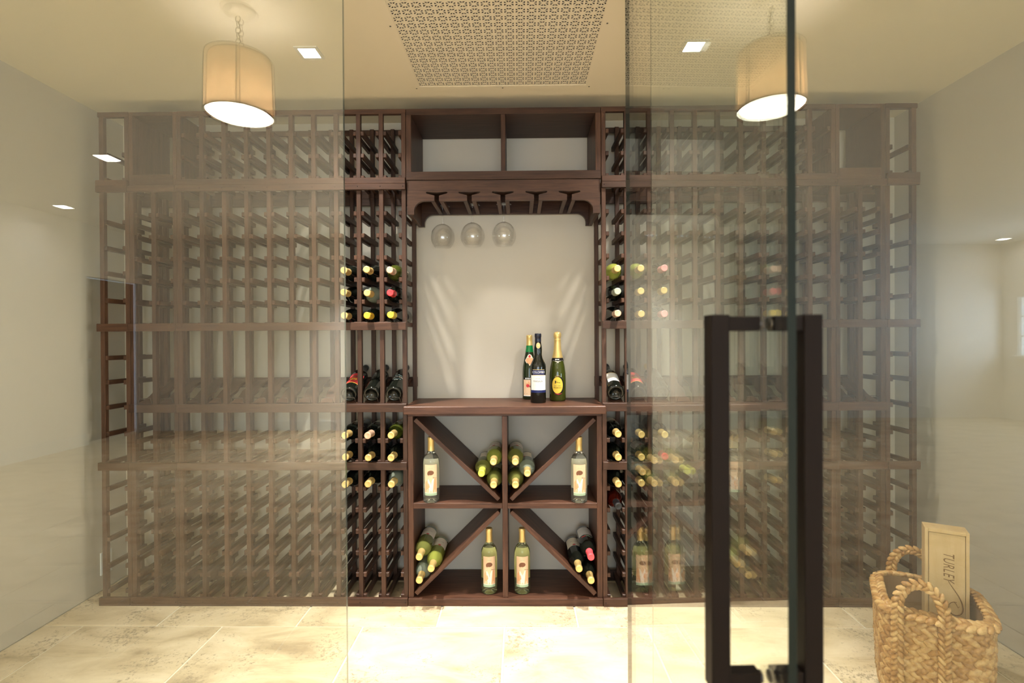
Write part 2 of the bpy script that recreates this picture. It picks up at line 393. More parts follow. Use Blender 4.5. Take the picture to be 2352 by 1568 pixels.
for xa, xb in ((HX0, -3.4), (3.3, HX1)):
    hf = ob('floor_slab', box_mesh(xb - xa, YG + 0.65, 0.012, stone, 0.002), fl)
    hf.location = Vector(((xa + xb) / 2, (YG - 0.65) / 2, -0.006)) - fl.location

# ------------------------------------------------------------------ glass wall and open door
def pane(name, sx, sy, sz, parent, loc, edge=None):
    v = [(x * sx, y * sy, z * sz) for x in (-.5, .5) for y in (-.5, .5) for z in (-.5, .5)]
    f = [(0, 4, 5, 1), (2, 3, 7, 6), (0, 1, 3, 2), (4, 6, 7, 5), (0, 2, 6, 4), (1, 5, 7, 3)]
    me = pyd(name, v, f, [pane_glass, edge or edge_glass])
    for i, p in enumerate(me.polygons): p.material_index = 0 if i < 2 else 1
    return ob(name, me, parent, loc)
for i, (a, b) in enumerate(((XL, -0.502), (0.379, XR))):
    w = empty('window_%d' % (i + 1), ((a + b) / 2, YG, 0), kind='structure')
    pane('glass_pane', b - a, 0.012, ZC - 0.004, w, (0, 0, ZC / 2), edge_polished)
    box('floor_channel', -(b - a) / 2, (b - a) / 2, -0.012, 0.012, 0.0, 0.012, bronze, w, 0)
DH, DF = Vector((0.3194, 1.562, 0)), Vector((0.3497, 0.687, 0))
DW = (DF - DH).length
d1 = empty('door_1', DH, math.atan2((DF - DH).y, (DF - DH).x), kind='structure')
pane('glass_pane', DW, 0.012, 2.30, d1, (DW / 2, 0.006, 1.16))
for z in (0.012, 2.26):
    box('pivot_hinge', 0.0, 0.16, -0.012, 0.024, z, z + 0.05, bronze, d1)
ph = empty('pull_handle'); ph.parent = d1; ph.location = (0.803, 0, 0)
S = 0.0135
for s, yc in ((-1, -0.063), (1, 0.071)):
    box('pull_bar', -S, S, yc - S, yc + S, 0.722, 1.258, bronze, ph, 0.001)
    for z in (0.735, 1.245):
        a, b = (yc + S, -0.004) if s < 0 else (0.016, yc - S)
        box('standoff', -0.011, 0.011, a, b, z - 0.0105, z + 0.0105, bronze, ph, 0.001)
        wv = lathe('washer', [(0, 0), (0.009, 0), (0.009, 0.004), (0, 0.004)], steel, 16)
        o = ob('washer', wv, ph, (0, -0.004 if s < 0 else 0.012, z)); o.rotation_euler = (R(-90), 0, 0)

# ------------------------------------------------------------------ ceiling grille and cellar downlights
gr = empty('ceiling_grille', ((GX0 + GX1) / 2, (GY0 + GY1) / 2, ZC), label='perforated metal air grille with star pattern set in the cellar ceiling', cat='vent')
gw, gh = GX1 - GX0, GY1 - GY0
NXg = 19; cell = gw / NXg; NYg = int(round(gh / cell))
celly = gh / NYg
v, f = [], []
def bar(p, q, w, dz=0.0):
    p, q = Vector((*p, 0)), Vector((*q, 0)); d = (q - p).normalized(); n = Vector((-d.y, d.x, 0)) * w / 2
    b = len(v)
    for z in (dz, 0.002 - dz):
        for c in (p + n, p - n, q - n, q + n): v.append((c.x, c.y, z))
    for a in ((0, 1, 2, 3), (7, 6, 5, 4), (0, 4, 5, 1), (1, 5, 6, 2), (2, 6, 7, 3), (3, 7, 4, 0)): f.append(tuple(b + k for k in a))
hw, hh = gw / 2, gh / 2
for i in range(NXg + 1): bar((-hw + i * cell, -hh), (-hw + i * cell, hh), cell * 0.19)
for j in range(NYg + 1): bar((-hw, -hh + j * celly), (hw, -hh + j * celly), celly * 0.19, .00008)
for i in range(NXg): bar((-hw + (i + .5) * cell, -hh), (-hw + (i + .5) * cell, hh), cell * 0.08, .00016)
for j in range(NYg): bar((-hw, -hh + (j + .5) * celly), (hw, -hh + (j + .5) * celly), celly * 0.08, .00024)
for i in range(NXg):
    for j in range(NYg):
        x0, x1, y0, y1 = -hw + i * cell, -hw + (i + 1) * cell, -hh + j * celly, -hh + (j + 1) * celly
        bar((x0, y0), (x1, y1), cell * 0.12, .00032); bar((x0, y1), (x1, y0), cell * 0.12, .00040)
ob('perforated_sheet', pyd('perforated_sheet', v, f, paint_ceil), gr, (0, 0, -0.0005))
v, f = [], []
for a, b, c, d in ((-hw - .035, hw + .035, -hh - .035, -hh), (-hw - .035, hw + .035, hh, hh + .035), (-hw - .035, -hw, -hh, hh), (hw, hw + .035, -hh, hh)):
    k = len(v)
    for z in (-0.002, 0.0):
        v += [(a, c, z), (b, c, z), (b, d, z), (a, d, z)]
    for q in ((3, 2, 1, 0), (4, 5, 6, 7), (0, 1, 5, 4), (1, 2, 6, 5), (2, 3, 7, 6), (3, 0, 4, 7)): f.append(tuple(k + e for e in q))
ob('grille_border', pyd('grille_border', v, f, paint_ceil), gr)
scr = lathe('screw', [(0, -0.0035), (0.003, -0.003), (0.0035, -0.002), (0, -0.002)], steel, 10)
for x, y in ((-hw - .018, -.1), (hw + .018, -.1), (0, hh + .018), (-hw - .015, hh + .015), (hw + .015, hh + .015)): ob('screw', scr, gr, (x, y, 0))
box('plenum_shade', -hw, hw, -hh, hh, 0.005, 0.079, void_shade, gr, 0)  # solid dark slab just behind the holes, in place of real shade
def downlight(name, x, y, z, s, label, group):
    r = empty(name, (x, y, z), label=label, cat='light', group=group)
    h = s / 2; t = 0.012
    for a, b, c, d in ((-h - t, h + t, -h - t, -h), (-h - t, h + t, h, h + t), (-h - t, -h, -h, h), (h, h + t, -h, h)):
        box('trim_side', a, b, c, d, -0.004, 0.0, trim_metal, r, 0)
    box('lens', -h, h, -h, h, -0.0025, -0.0005, lens_on, r, 0)
downlight('recessed_downlight', C1[0], C1[1], ZC, 0.066, 'lit square downlight in cellar ceiling on the side away from the basket', 'cellar downlights')
downlight('recessed_downlight', C2[0], C2[1], ZC, 0.066, 'lit square downlight in cellar ceiling on the basket side', 'cellar downlights')
for x, y, hk, hn in HALL_AND_FILL_SPOTS:
    downlight('hall_and_fill_downlight', x, y, HALL_Z, 0.12, 'lit square hall ceiling downlight ' + hn, 'hall downlights')

# ------------------------------------------------------------------ pendants in the hall (seen mirrored in the panes)
def shade_mat():
    m = bpy.data.materials.new('linen_shade'); m.use_nodes = True; nt = m.node_tree; L = nt.links; nt.nodes.clear()
    out = N(nt, 'ShaderNodeOutputMaterial'); mx = N(nt, 'ShaderNodeMixShader'); mx.inputs[0].default_value = 0.55
    d = N(nt, 'ShaderNodeBsdfDiffuse'); d.inputs[0].default_value = (0.78, 0.66, 0.50, 1)
    t = N(nt, 'ShaderNodeBsdfTranslucent'); t.inputs[0].default_value = (0.82, 0.68, 0.52, 1)
    L.new(d.outputs[0], mx.inputs[1]); L.new(t.outputs[0], mx.inputs[2]); L.new(mx.outputs[0], out.inputs[0])
    return m
linen = shade_mat()
def pendant(x, y, label):
    zb, zt, r = 2.175, 2.415, 0.129
    p = empty('pendant_lamp', (x, y, zb), label=label, cat='lamp', group='hall pendant lamps')
    h = zt - zb
    sh = lathe('lamp_shade', [(r + .002, 0), (r - .004, h), (r - .006, h), (r, 0), (r + .002, 0)], linen, 48)
    s_ = ob('lamp_shade', sh, p)
    for k in range(4):
        a = R(45 + 90 * k + 20)
        tube('shade_rib', [(math.cos(a) * (r + .003), math.sin(a) * (r + .003), 0), (math.cos(a) * (r - .003), math.sin(a) * (r - .003), h)], 0.0035, bronze, s_, 6)
    for z, rr in ((0, r + .002), (h, r - .004)):
        tube('shade_hoop', [(math.cos(R(t)) * rr, math.sin(R(t)) * rr, z) for t in range(0, 360, 10)], 0.0025, bronze, s_, 6, True)
    ob('diffuser', lathe('diffuser', [(0, 0.006), (r - .004, 0.006), (r - .004, 0.010), (0, 0.010)], diff_on, 40), p)
    tube('lamp_stem', [(0, 0, 0.012), (0, 0, h + 0.03)], 0.005, bronze, p, 8)
    n = 6; z0 = h + 0.03; z1 = HALL_Z - zb - 0.03; ln = (z1 - z0) / n
    for k in range(n):
        zc = z0 + (k + .5) * ln; pts = []
        for t in range(0, 360, 24):
            a, b = math.cos(R(t)) * 0.010, math.sin(R(t)) * ln * 0.62
            pts.append((a, 0, zc + b) if k % 2 else (0, a, zc + b))
        tube('chain_link', pts, 0.0024, bronze, p, 5, True)
    ob('ceiling_canopy', lathe('ceiling_canopy', [(0, 0), (0.02, 0), (0.065, 0.018), (0.068, 0.03), (0, 0.03)], trim_metal, 32), p, (0, 0, HALL_Z - zb - 0.03))
    d = bpy.data.lights.new('pendant_bulb', 'POINT'); d.energy = PEND_W; d.color = WARM; d.shadow_soft_size = 0.03
    lo = bpy.data.objects.new('pendant_bulb', d); link(lo, p); lo.location = (0, 0.0, h * 0.55)
pendant(-1.178, 0.797, 'linen drum pendant mirrored in glass pane away from the door handle')
pendant(1.050, 0.805, 'linen drum pendant mirrored in glass pane beside the door handle')

# ------------------------------------------------------------------ wine racks
YF, YK = 2.40, 2.646           # front face, rear face
PW = 0.020                     # post width
MIR = -0.14                    # mirror: x -> MIR - x
def rail_mesh(depth):
    k = ('rail', depth)
    if k in _cache: return _cache[k]
    h, w = 0.0105, 0.0075
    prof = [(-w, -h), (w, -h), (w, h), (-w, h)]
    v = [(x * .8, 0, z * .8) for x, z in prof] + [(x, 0.003, z) for x, z in prof] + [(x, depth, z) for x, z in prof]
    f = [(0, 1, 2, 3)] + [(a + k_, a + (k_ + 1) % 4, a + 4 + (k_ + 1) % 4, a + 4 + k_)[::-1] for a in (0, 4) for k_ in range(4)] + [(11, 10, 9, 8)]
    me = pyd('rail', v, f, wood_y); _cache[k] = me
    return me
hole = lathe('nail_hole', [(0, 0), (0.0022, 0), (0.0022, 0.001), (0, 0.001)], black_p, 8)
def rack(name, posts, z0, z1, rows_, fronts, backs, label, side, group, end_over=0.0, holes=()):
    """posts: front post centres (left rack); side=-1 mirrors to the other half"""
    ps = sorted(posts if side > 0 else [MIR - p for p in posts])
    xm = sum(ps) / len(ps)
    r = empty(name, (xm, YF, z0), label=label, cat='wine rack', group=group)
    def B(n, x0, x1, y0, y1, a, b, m, bev=0.0012): return box(n, x0 - xm, x1 - xm, y0 - YF, y1 - YF, a - z0, b - z0, m, r, bev)
    for p in ps:
        B('front_post', p - PW / 2, p + PW / 2, YF, YF + 0.022, z0, z1, wood_z)
        B('back_post', p - PW / 2, p + PW / 2, YK - 0.020, YK, z0, z1, wood_z)
    me = rail_mesh(YK - YF - 0.004)
    for z in rows_:
        for i, p in enumerate(ps):
            for s in (-1, 1):
                if (i == 0 and s < 0) or (i == len(ps) - 1 and s > 0): continue
                ob('bottle_rail', me, r, (p + s * (PW / 2 + 0.0075) - xm, 0.003, z - z0))
    xa, xb = ps[0] - PW / 2 - end_over * (1 if side > 0 else 0), ps[-1] + PW / 2 + end_over * (1 if side < 0 else 0)
    for a, b in fronts:
        if b > 2.2: B('top_bar', xa, xb, YF - 0.0012, YF + 0.02, a, b + 0.001, wood_x)
        else: B('front_bar', xa, xb, YF - 0.016, YF, a, b, wood_x)
    for a, b in backs: B('back_bar', xa, xb, YK, YK + 0.012, a, b, wood_x)
    for zz in holes:
        for p in ps:
            o = ob('nail_hole', hole, r, (p - xm, -0.016, zz - z0)); o.rotation_euler = (R(90), 0, 0)
    return r, ps, xm
U3 = [-1.572 + 0.1043 * k for k in range(11)]
U2 = [-1.795, -1.694, -1.593]
U1 = [-1.936, -1.817]
LOW = [1.808, 1.706, 1.604, 1.502, 1.400, 1.298, 0.757, 0.656, 0.536, 0.436, 0.336, 0.237, 0.137, 0.037]
MAG = [1.777, 1.656, 1.539, 1.413, 1.295, 1.146, 1.033, 0.916, 0.792, 0.656, 0.537, 0.421, 0.301, 0.177, 0.060]
FB = [(0.0, 0.037), (0.626, 0.662), (1.269, 1.305), (1.912, 1.940)]
BB = [(0.0, 0.05), (0.612, 0.667), (1.905, 1.94)]
ZT0, ZT1 = 1.940, 2.284
WIRE_W = 0.052
def display(r, ps, xm, z0, which):
    """tilted cradle boards with wire stops between neighbouring posts"""
    y0, za, y1, zb = YF + 0.004, 0.932, YK - 0.004, 1.028
    L = math.hypot(y1 - y0, zb - za); al = math.atan2(zb - za, y1 - y0)
    k = 'cradle'
    if k not in _cache:
        hw_ = 0.0405; pts = []
        for t in range(0, 13):          # scalloped front edge
            u = t / 12; pts.append((-hw_ + 2 * hw_ * u, 0.010 * math.sin(math.pi * u) ** 2 + 0.002 * math.sin(9 * u)))
        for t in range(1, 25):
            u = t / 24; pts.append((hw_ - 0.010 * (0.5 - 0.5 * math.cos(u * 4 * math.pi)) - 0.004, L * u))
        for t in range(0, 9):
            u = t / 8; pts.append((hw_ - 0.004 - 2 * (hw_ - 0.004) * u, L - 0.010 * math.sin(math.pi * u)))
        for t in range(23, 0, -1):
            u = t / 24; pts.append((-hw_ + 0.010 * (0.5 - 0.5 * math.cos(u * 4 * math.pi)) + 0.004, L * u))
        _cache[k] = prism('cradle_board', pts, 'z', -0.012, 0.0, wood_y)
        w = WIRE_W / 2
        v, f = tube_data([(-w - .006, 0, -0.002), (-w, -0.002, 0.024), (w, -0.002, 0.024), (w + .006, 0, -0.002)], 0.0013, 5)
        _cache['wire'] = pyd('wire_stop', v, f, steel, True)
    for i in range(len(ps) - 1):
        xc = (ps[i] + ps[i + 1]) / 2
        o = ob('cradle_board', _cache[k], r, (xc - xm, y0 - YF, za - z0)); o.rotation_euler = (al, 0, 0)
        ob('wire_stop', _cache['wire'], r, (xc - xm, y0 - YF + 0.004, za - z0 + 0.001))
    xa, xb = ps[0] - PW / 2, ps[-1] + PW / 2
    box('display_bar', xa - xm, xb - xm, -0.018, 0.0, 0.893 - z0, 0.931 - z0, wood_x, r)
    box('display_back_bar', xa - xm, xb - xm, YK - YF, YK - YF + 0.012, 0.985 - z0, 1.035 - z0, wood_x, r)
for side, where in ((1, 'away from the basket'), (-1, 'behind the basket')):
    wh2 = 'far from the basket' if side > 0 else 'nearer the basket'
    a = rack('wine_rack', U3, 0, 1.94, LOW, FB, BB, 'tall dark wood ten-column bottle rack with tilted display row, ' + wh2, side, 'tall ten-column racks', 0, (0.018, 1.926))
    display(a[0], a[1], a[2], 0, side)
    rack('top_wine_rack', U3, ZT0, ZT1, [2.176, 2.074, 1.972], [(ZT0, 1.967), (2.263, ZT1)], [(ZT0, 1.98), (2.262, 2.288)],
         'ten-column top rack of dark wood near the ceiling, ' + wh2, side, 'ten-column top racks')
    a = rack('narrow_wine_rack', U2, 0, 1.94, LOW, FB, BB, 'two-column dark wood rack with tilted display row ' + where, side, 'two-column racks', 0, (0.018,))
    display(a[0], a[1], a[2], 0, side)
    rack('magnum_rack', U1, 0, 1.94, MAG, [FB[0], FB[1], FB[2], FB[3]], [BB[0], BB[1], BB[2]],
         'single wide-column dark wood magnum rack against wall ' + where, side, 'magnum racks', 0.006)
    rack('top_magnum_rack', U1, ZT0, ZT1, [2.09, 1.972], [(ZT0, 1.967), (2.263, ZT1)], [(ZT0, 1.98)],
         'single-column top frame over the magnum rack ' + where, side, 'magnum top frames', 0.006)
    # open cubby box above the two-column rack
    x0, x1 = (U2[0] - 0.0105, U2[-1] + 0.0105) if side > 0 else (MIR - U2[-1] - 0.0105, MIR - U2[0] + 0.0105)
    xm = (x0 + x1) / 2
    c = empty('cubby_box', (xm, YF, ZT0), label='small open-fronted dark wood cubby at the ceiling ' + where, cat='cubby', group='corner cubbies')
    hw_ = (x1 - x0) / 2; D = 0.26
    box('side_panel', -hw_, -hw_ + 0.018, 0, D, 0, ZT1 - ZT0, wood_z, c); box('side_panel', hw_ - 0.018, hw_, 0, D, 0, ZT1 - ZT0, wood_z, c)
    box('top_panel', -hw_ + 0.018, hw_ - 0.018, 0, D, ZT1 - ZT0 - 0.018, ZT1 - ZT0, wood_x, c)
    box('bottom_panel', -hw_ + 0.018, hw_ - 0.018, 0, D, 0, 0.055, wood_x, c)

# ------------------------------------------------------------------ centre column: cabinet, stemware rack, counter, diamond bin
BX0, BX1, BC = -0.517, 0.377, -0.07
YW = 2.695
ca = empty('open_cabinet', (BC, YF, 1.957), label='open two-bay dark wood cabinet above the hanging stemware', cat='cabinet')
hw_ = (BX1 - BX0) / 2
box('side_panel', -hw_, -hw_ + 0.024, 0, YW - YF, 0.038, 0.300, wood_z, ca); box('side_panel', hw_ - 0.024, hw_, 0, YW - YF, 0.038, 0.300, wood_z, ca)
box('top_panel', -hw_, hw_, 0, YW - YF, 0.300, 0.328, wood_x, ca)
box('bottom_panel', -hw_, hw_, -0.004, YW - YF, 0, 0.038, wood_x, ca)
box('divider', -0.010, 0.010, 0.002, YW - YF, 0.038, 0.300, wood_z, ca)
# stemware rack
sr = empty('stemware_rack', (BC, YF, 1.80), label='dark wood stemware rack with five T-shaped slots and arched apron', cat='glass rack')
SL = [-0.3766, -0.2263, -0.0723, 0.0815, 0.2330]
zt_, zb_, zs_ = 1.955, 1.861, 1.800
def apron(slots):
    P = [(BX0 + .004, zt_), (BX0 + .004, zs_), (BX0 + .036, zs_)]
    for k in range(0, 9):
        a = R(180 - 90 * k / 8); P.append((BX0 + .036 + .045 + .045 * math.cos(a), zb_ - .045 + .045 * math.sin(a)))
    if slots:
        for s in SL:
            P += [(s - .0055 * 2, zb_), (s - .011, 1.886), (s - .048, 1.8955), (s - .050, 1.901), (s - .045, 1.9035), (s, 1.9005), (s + .045, 1.9035), (s + .050, 1.901), (s + .048, 1.8955), (s + .011, 1.886), (s + .011, zb_)]
    for k in range(0, 9):
        a = R(90 - 90 * k / 8); P.append((BX1 - .036 - .045 + .045 * math.cos(a), zb_ - .045 + .045 * math.sin(a)))
    P += [(BX1 - .036, zs_), (BX1 - .004, zs_), (BX1 - .004, zt_)]
    return [(x - BC, z - 1.80) for x, z in P]
ob('front_apron', prism('front_apron', apron(True), 'y', 0.0, 0.018, wood_x), sr)
ob('back_apron', prism('back_apron', apron(False), 'y', 0.262, 0.28, wood_x), sr)
for x0 in (BX0 + .004, BX1 - .022): box('end_panel', x0 - BC, x0 + .018 - BC, 0.018, 0.262, 0.0, 0.155, wood_z, sr)
for s in SL:
    for q in (-1, 1):
        c = s + q * 0.020
        box('slot_runner', c - .009 - BC, c + .009 - BC, 0.018, 0.262, 0.061, 0.080, wood_y, sr)
# wine glasses
gp = [(0.0, 0.088), (0.030, 0.090), (0.0345, 0.0915), (0.0345, 0.0925), (0.012, 0.0945)]
def wine_glass(x, y, label):
    g = empty('wine_glass', (x, y, 1.8803), label=label, cat='wine glass', group='wine glasses hanging upside down')
    foot = lathe('foot', [(0, 0.004), (0.012, 0.003), (0.036, 0.0008), (0.037, 0.0), (0.036, -0.0004), (0.010, 0.0002), (0, 0.0)], stem_glass, 36)
    ob('foot', foot, g)
    ob('stem', lathe('stem', [(0.008, 0.0), (0.0055, -0.006), (0.0042, -0.03), (0.0045, -0.075), (0.009, -0.086), (0, -0.089)], stem_glass, 20), g)
    out = []
    for k in range(0, 15):
        t = k / 14; a = R(9 + t * 129); out.append((max(0.008, 0.0595 * math.sin(a)), -0.0855 - 0.066 * (1 - math.cos(a)) + 0.0006))
    inn = [(max(0.004, r_ - 0.0012), z_ - 0.0006) for r_, z_ in out[::-1]]
    ob('bowl', lathe('bowl', [(0, out[0][1])] + out + inn + [(0, inn[-1][1])], stem_glass, 44), g)
wine_glass(SL[0], 2.585, 'clear wine glass hanging in the slot farthest from the empty slots')
wine_glass(SL[1], 2.56, 'clear wine glass hanging between two other wine glasses')
wine_glass(SL[2], 2.55, 'clear wine glass hanging in the middle slot beside empty slots')
# counter
ct = tag(box('counter_top', BX0 - .010, BX1 + .012, 2.354, YW, 0.885, 0.921, bin_x, None, 0.003), 'reddish brown wooden counter top above the diamond bin', 'counter')
bn = empty('diamond_bin', (BC, YF, 0), label='dark wood wine bin with diagonal boards and middle shelf below the counter', cat='wine bin')
hb = hw_
D = YW - YF
box('side_panel', -hb, -hb + .024, 0, D, 0.034, 0.871, bin_z, bn); box('side_panel', hb - .024, hb, 0, D, 0.034, 0.871, bin_z, bn)
box('base_board', -hb, hb, -0.012, D, 0, 0.034, bin_x, bn)
box('top_board', -hb, hb, 0, D, 0.871, 0.885, bin_x, bn)
box('center_divider', -.012, .012, -0.002, D, 0.034, 0.871, bin_z, bn)
for a, b in ((-hb + .024, -.012), (.012, hb - .024)): box('middle_shelf', a, b, 0.0, D, 0.445, 0.470, bin_x, bn)
def diag(x0, z0, x1, z1, th=0.019):
    L = math.hypot(x1 - x0, z1 - z0)
    o = ob('diagonal_board', box_mesh(L, D - 0.004, th, bin_x, 0.0012), bn, ((x0 + x1) / 2, D / 2 - 0.002, (z0 + z1) / 2))
    o.rotation_euler = (0, -math.atan2(z1 - z0, x1 - x0), 0)
for s in (-1, 1):
    diag(s * (hb - .034), 0.855, s * 0.028, 0.486)
    diag(s * (hb - .034), 0.050, s * 0.028, 0.429)

# ------------------------------------------------------------------ bottles
KIND = {
 'bordeaux': dict(body=[(0, .022), (.014, .018), (.026, .004), (.031, 0), (.0355, .0015), (.0375, .006), (.0375, .188), (.0355, .202), (.029, .215), (.021, .225), (.0160, .236), (.0142, .250), (.0140, .296), (0, .296)],
                  cap=[(.0167, .2365), (.0160, .244), (.0151, .252), (.0150, .281), (.0158, .282), (.0158, .292), (.0152, .2985), (.0135, .300), (.0105, .2992), (0, .2992)], r=.0375, h=.30),
 'burgundy': dict(body=[(0, .022), (.014, .018), (.027, .004), (.032, 0), (.037, .0015), (.0395, .006), (.0395, .145), (.0375, .165), (.031, .190), (.022, .213), (.0165, .235), (.0145, .250), (.0140, .292), (0, .292)],
                  cap=[(.0170, .2365), (.0163, .244), (.0153, .252), (.0150, .277), (.0160, .278), (.0160, .288), (.0152, .2945), (.0135, .296), (.0105, .2952), (0, .2952)], r=.0395, h=.296),
 'flute': dict(body=[(0, .018), (.014, .014), (.026, .004), (.030, 0), (.034, .0015), (.036, .006), (.036, .130), (.034, .165), (.027, .205), (.020, .240), (.0155, .268), (.0142, .285), (.0138, .318), (0, .318)],
               cap=[(.0162, .269), (.0150, .285), (.0146, .305), (.0152, .306), (.0152, .318), (.0145, .3225), (.012, .3235), (0, .323)], r=.036, h=.3235),
 'marsala': dict(body=[(0, .018), (.014, .014), (.026, .004), (.032, 0), (.0355, .0015), (.037, .006), (.037, .170), (.0355, .183), (.029, .197), (.0215, .212), (.0180, .228), (.0190, .248), (.0185, .262), (.0160, .278), (.0145, .288), (.0140, .322), (0, .322)],
                 cap=[(.0155, .290), (.0150, .300), (.0150, .312), (.0162, .313), (.0162, .326), (.0150, .3295), (.012, .330), (0, .3295)], r=.037, h=.33),
 'sparkling': dict(body=[(0, .020), (.014, .016), (.028, .004), (.034, 0), (.0385, .002), (.040, .010), (.0405, .10), (.0395, .135), (.035, .170), (.027, .205), (.0205, .232), (.0175, .250), (.0155, .280), (.0150, .320), (0, .320)],
                   cap=[(.0266, .211), (.0222, .229), (.0187, .248), (.0166, .278), (.0158, .296), (.0172, .299), (.0160, .303), (.0150, .306), (.0178, .312), (.0188, .322), (.0180, .331), (.0130, .337), (0, .339)], r=.0405, h=.339),
}
def patch(r, z0, z1, w, mat, off=0.0004, n=14, rows_=1, name='label'):
    """paper wrapped on the -y side of a bottle of radius r (r may be a function of z)"""
    v, f = [], []; rf = r if callable(r) else (lambda z: r)
    for j in range(rows_ + 1):
        z = z0 + (z1 - z0) * j / rows_
        rr = rf(z) + off
        for i in range(n + 1):
            a = -math.pi / 2 + (i / n - .5) * w / rr
            v.append((rr * math.cos(a), rr * math.sin(a), z))
    for j in range(rows_):
        for i in range(n): b = j * (n + 1) + i; f.append((b, b + 1, b + n + 2, b + n + 1))
    return pyd(name, v, f, mat, True)
def wrap_poly(poly, r, mat, off, name='print'):
    """flat outline (s, z) wrapped on the -y side; star-shaped about its mean"""
    rf = r if callable(r) else (lambda z: r)
    cs = sum(p[0] for p in poly) / len(poly); cz = sum(p[1] for p in poly) / len(poly)
    def W(s, z):
        rr = rf(z) + off; a = -math.pi / 2 + s / rr
        return (rr * math.cos(a), rr * math.sin(a), z)
    v = [W(cs, cz)]; f = []; n = len(poly)
    for k in (0.5, 1.0):
        for s, z in poly: v.append(W(cs + (s - cs) * k, cz + (z - cz) * k))
    for i in range(n):
        j = (i + 1) % n; f.append((0, 1 + i, 1 + j)); f.append((1 + i, 1 + n + i, 1 + n + j, 1 + j))
    return pyd(name, v, f, mat, True)
def ell(cx, cz, rx, rz, n=20): return [(cx + rx * math.cos(2 * math.pi * i / n), cz + rz * math.sin(2 * math.pi * i / n)) for i in range(n)]
def text_mesh(body, size, sx=1.0, shear=0.0, spacing=1.0):
    c = bpy.data.curves.new('lettering', 'FONT'); c.body = body; c.size = size; c.align_x = 'CENTER'; c.align_y = 'CENTER'
    c.shear = shear; c.space_character = spacing; c.resolution_u = 3
    o = bpy.data.objects.new('lettering', c); COL.objects.link(o)
    dg = bpy.context.evaluated_depsgraph_get(); me = bpy.data.meshes.new_from_object(o.evaluated_get(dg))
    bpy.data.objects.remove(o); bpy.data.curves.remove(c)
    for v_ in me.vertices: v_.co.x *= sx
    return me
def wrap_text(body, size, z, r, mat, off, sx=1.0, s0=0.0, arch=0.0, shear=0.0):
    rf = r if callable(r) else (lambda z_: r)
    me = text_mesh(body, size, sx, shear); me.materials.clear(); me.materials.append(mat)
    for v_ in me.vertices:
        s, zz = v_.co.x + s0, z + v_.co.y; zz += arch * (0.02 ** 2 - s * s) / 0.02 ** 2 * 0.01
        rr = rf(zz) + off; a = -math.pi / 2 + s / rr
        v_.co = (rr * math.cos(a), rr * math.sin(a), zz)
    return me
def prof_r(prof):
    P = [p for p in prof if p[0] > 0.02 or p[1] > 0.1]
    def g(z):
        for (r0, z0), (r1, z1) in zip(P, P[1:]):
            if z0 <= z <= z1 and z1 > z0: return r0 + (r1 - r0) * (z - z0) / (z1 - z0)
        return P[-1][0]
    return g
def bottle(kind, glass, cap, mat3, loc, label, group, deco=None, name='wine_bottle', cat='bottle'):
    K = KIND[kind]
    b = empty(name, loc, label=label, cat=cat, group=group)
    if mat3 is not None: b.rotation_euler = mat3.to_euler()
    ob('glass_body', lathe(kind + '_body', K['body'], glass, 36), b)
    ob('capsule', lathe(kind + '_capsule', K['cap'], CAPM[cap], 28), b)
    if deco: deco(b, K)
    return b
def lying(spin=0.0, tilt=0.0): return Matrix.Rotation(R(90 + tilt), 3, 'X') @ Matrix.Rotation(math.pi + spin, 3, 'Z')
ALPHA = 22.0
def shown(): return Matrix.Rotation(R(-(90 - ALPHA)), 3, 'X')
# label designs
def deco_lady(b, K):
    r = K['r']
    def Z(z): return .036 + (z - .044) * (.142 / .108)
    def P(poly, m, off): return ob('print', wrap_poly([(s_ * 1.2, Z(z_)) for s_, z_ in poly], r, m, off), b)
    ob('label', patch(r, Z(.052), Z(.152), .061, peach_l), b)
    ob('label_band', patch(r, Z(.044), Z(.053), .061, sage, .0005), b)
    ob('label_edge', patch(r, Z(.0525), Z(.0545), .061, ivory, .0006), b)
    ob('back_label', patch(r, Z(.060), Z(.158), .085, ivory, .0003), b).rotation_euler = (0, 0, math.pi)
    P([(-.022, .055), (-.021, .090), (-.012, .104), (-.004, .085), (-.004, .055)], peach, .0007)
    P([(-.006, .055), (-.013, .100), (-.009, .102), (.001, .084), (.010, .104), (.013, .101), (.007, .055)], ivory, .0009)
    P([(.009, .055), (.013, .100), (.021, .106), (.023, .090), (.023, .055)], peach, .0008)
    P([(-.010, .103), (.001, .086), (.010, .104), (.006, .112), (-.004, .112)], peach_l, .0010)
    P(ell(.006, .117, .006, .009), peach_l, .0010)
    P(ell(.000, .124, .0125, .0080), brown_p, .0012)
    P(ell(-.009, .121, .0045, .0060), brown_p, .0012)
    P([(.008, .106), (.024, .104), (.024, .105), (.008, .1075)], brown_p, .0010)
    P([(-.008, .139), (.008, .139), (.008, .1405), (-.008, .1405)], sage, .0010)
def deco_plain(mat, z0=.055, z1=.150, w=.075, extra=None):
    def g(b, K):
        ob('label', patch(K['r'], z0, z1, w, mat), b)
        if extra: extra(b, K)
    return g
def ex_red(b, K):
    r = K['r']
    for i, (s, z) in enumerate(((-.012, .092), (-.004, .094), (.005, .093), (.013, .091))):
        ob('print', wrap_poly(ell(s, z, .0035, .0065 + .0015 * (i % 2), 10), r, yel_p, .0008), b)
    ob('print', wrap_poly([(-.014, .080), (.014, .080), (.014, .0815), (-.014, .0815)], r, yel_p, .0008), b)
    ob('label_edge', patch(r, .0525, .0555, .080, yel_p, .0006), b)
    ob('print', wrap_poly([(-.016, .108), (.016, .108), (.014, .128), (-.014, .128)], r, brown_p, .0008), b)
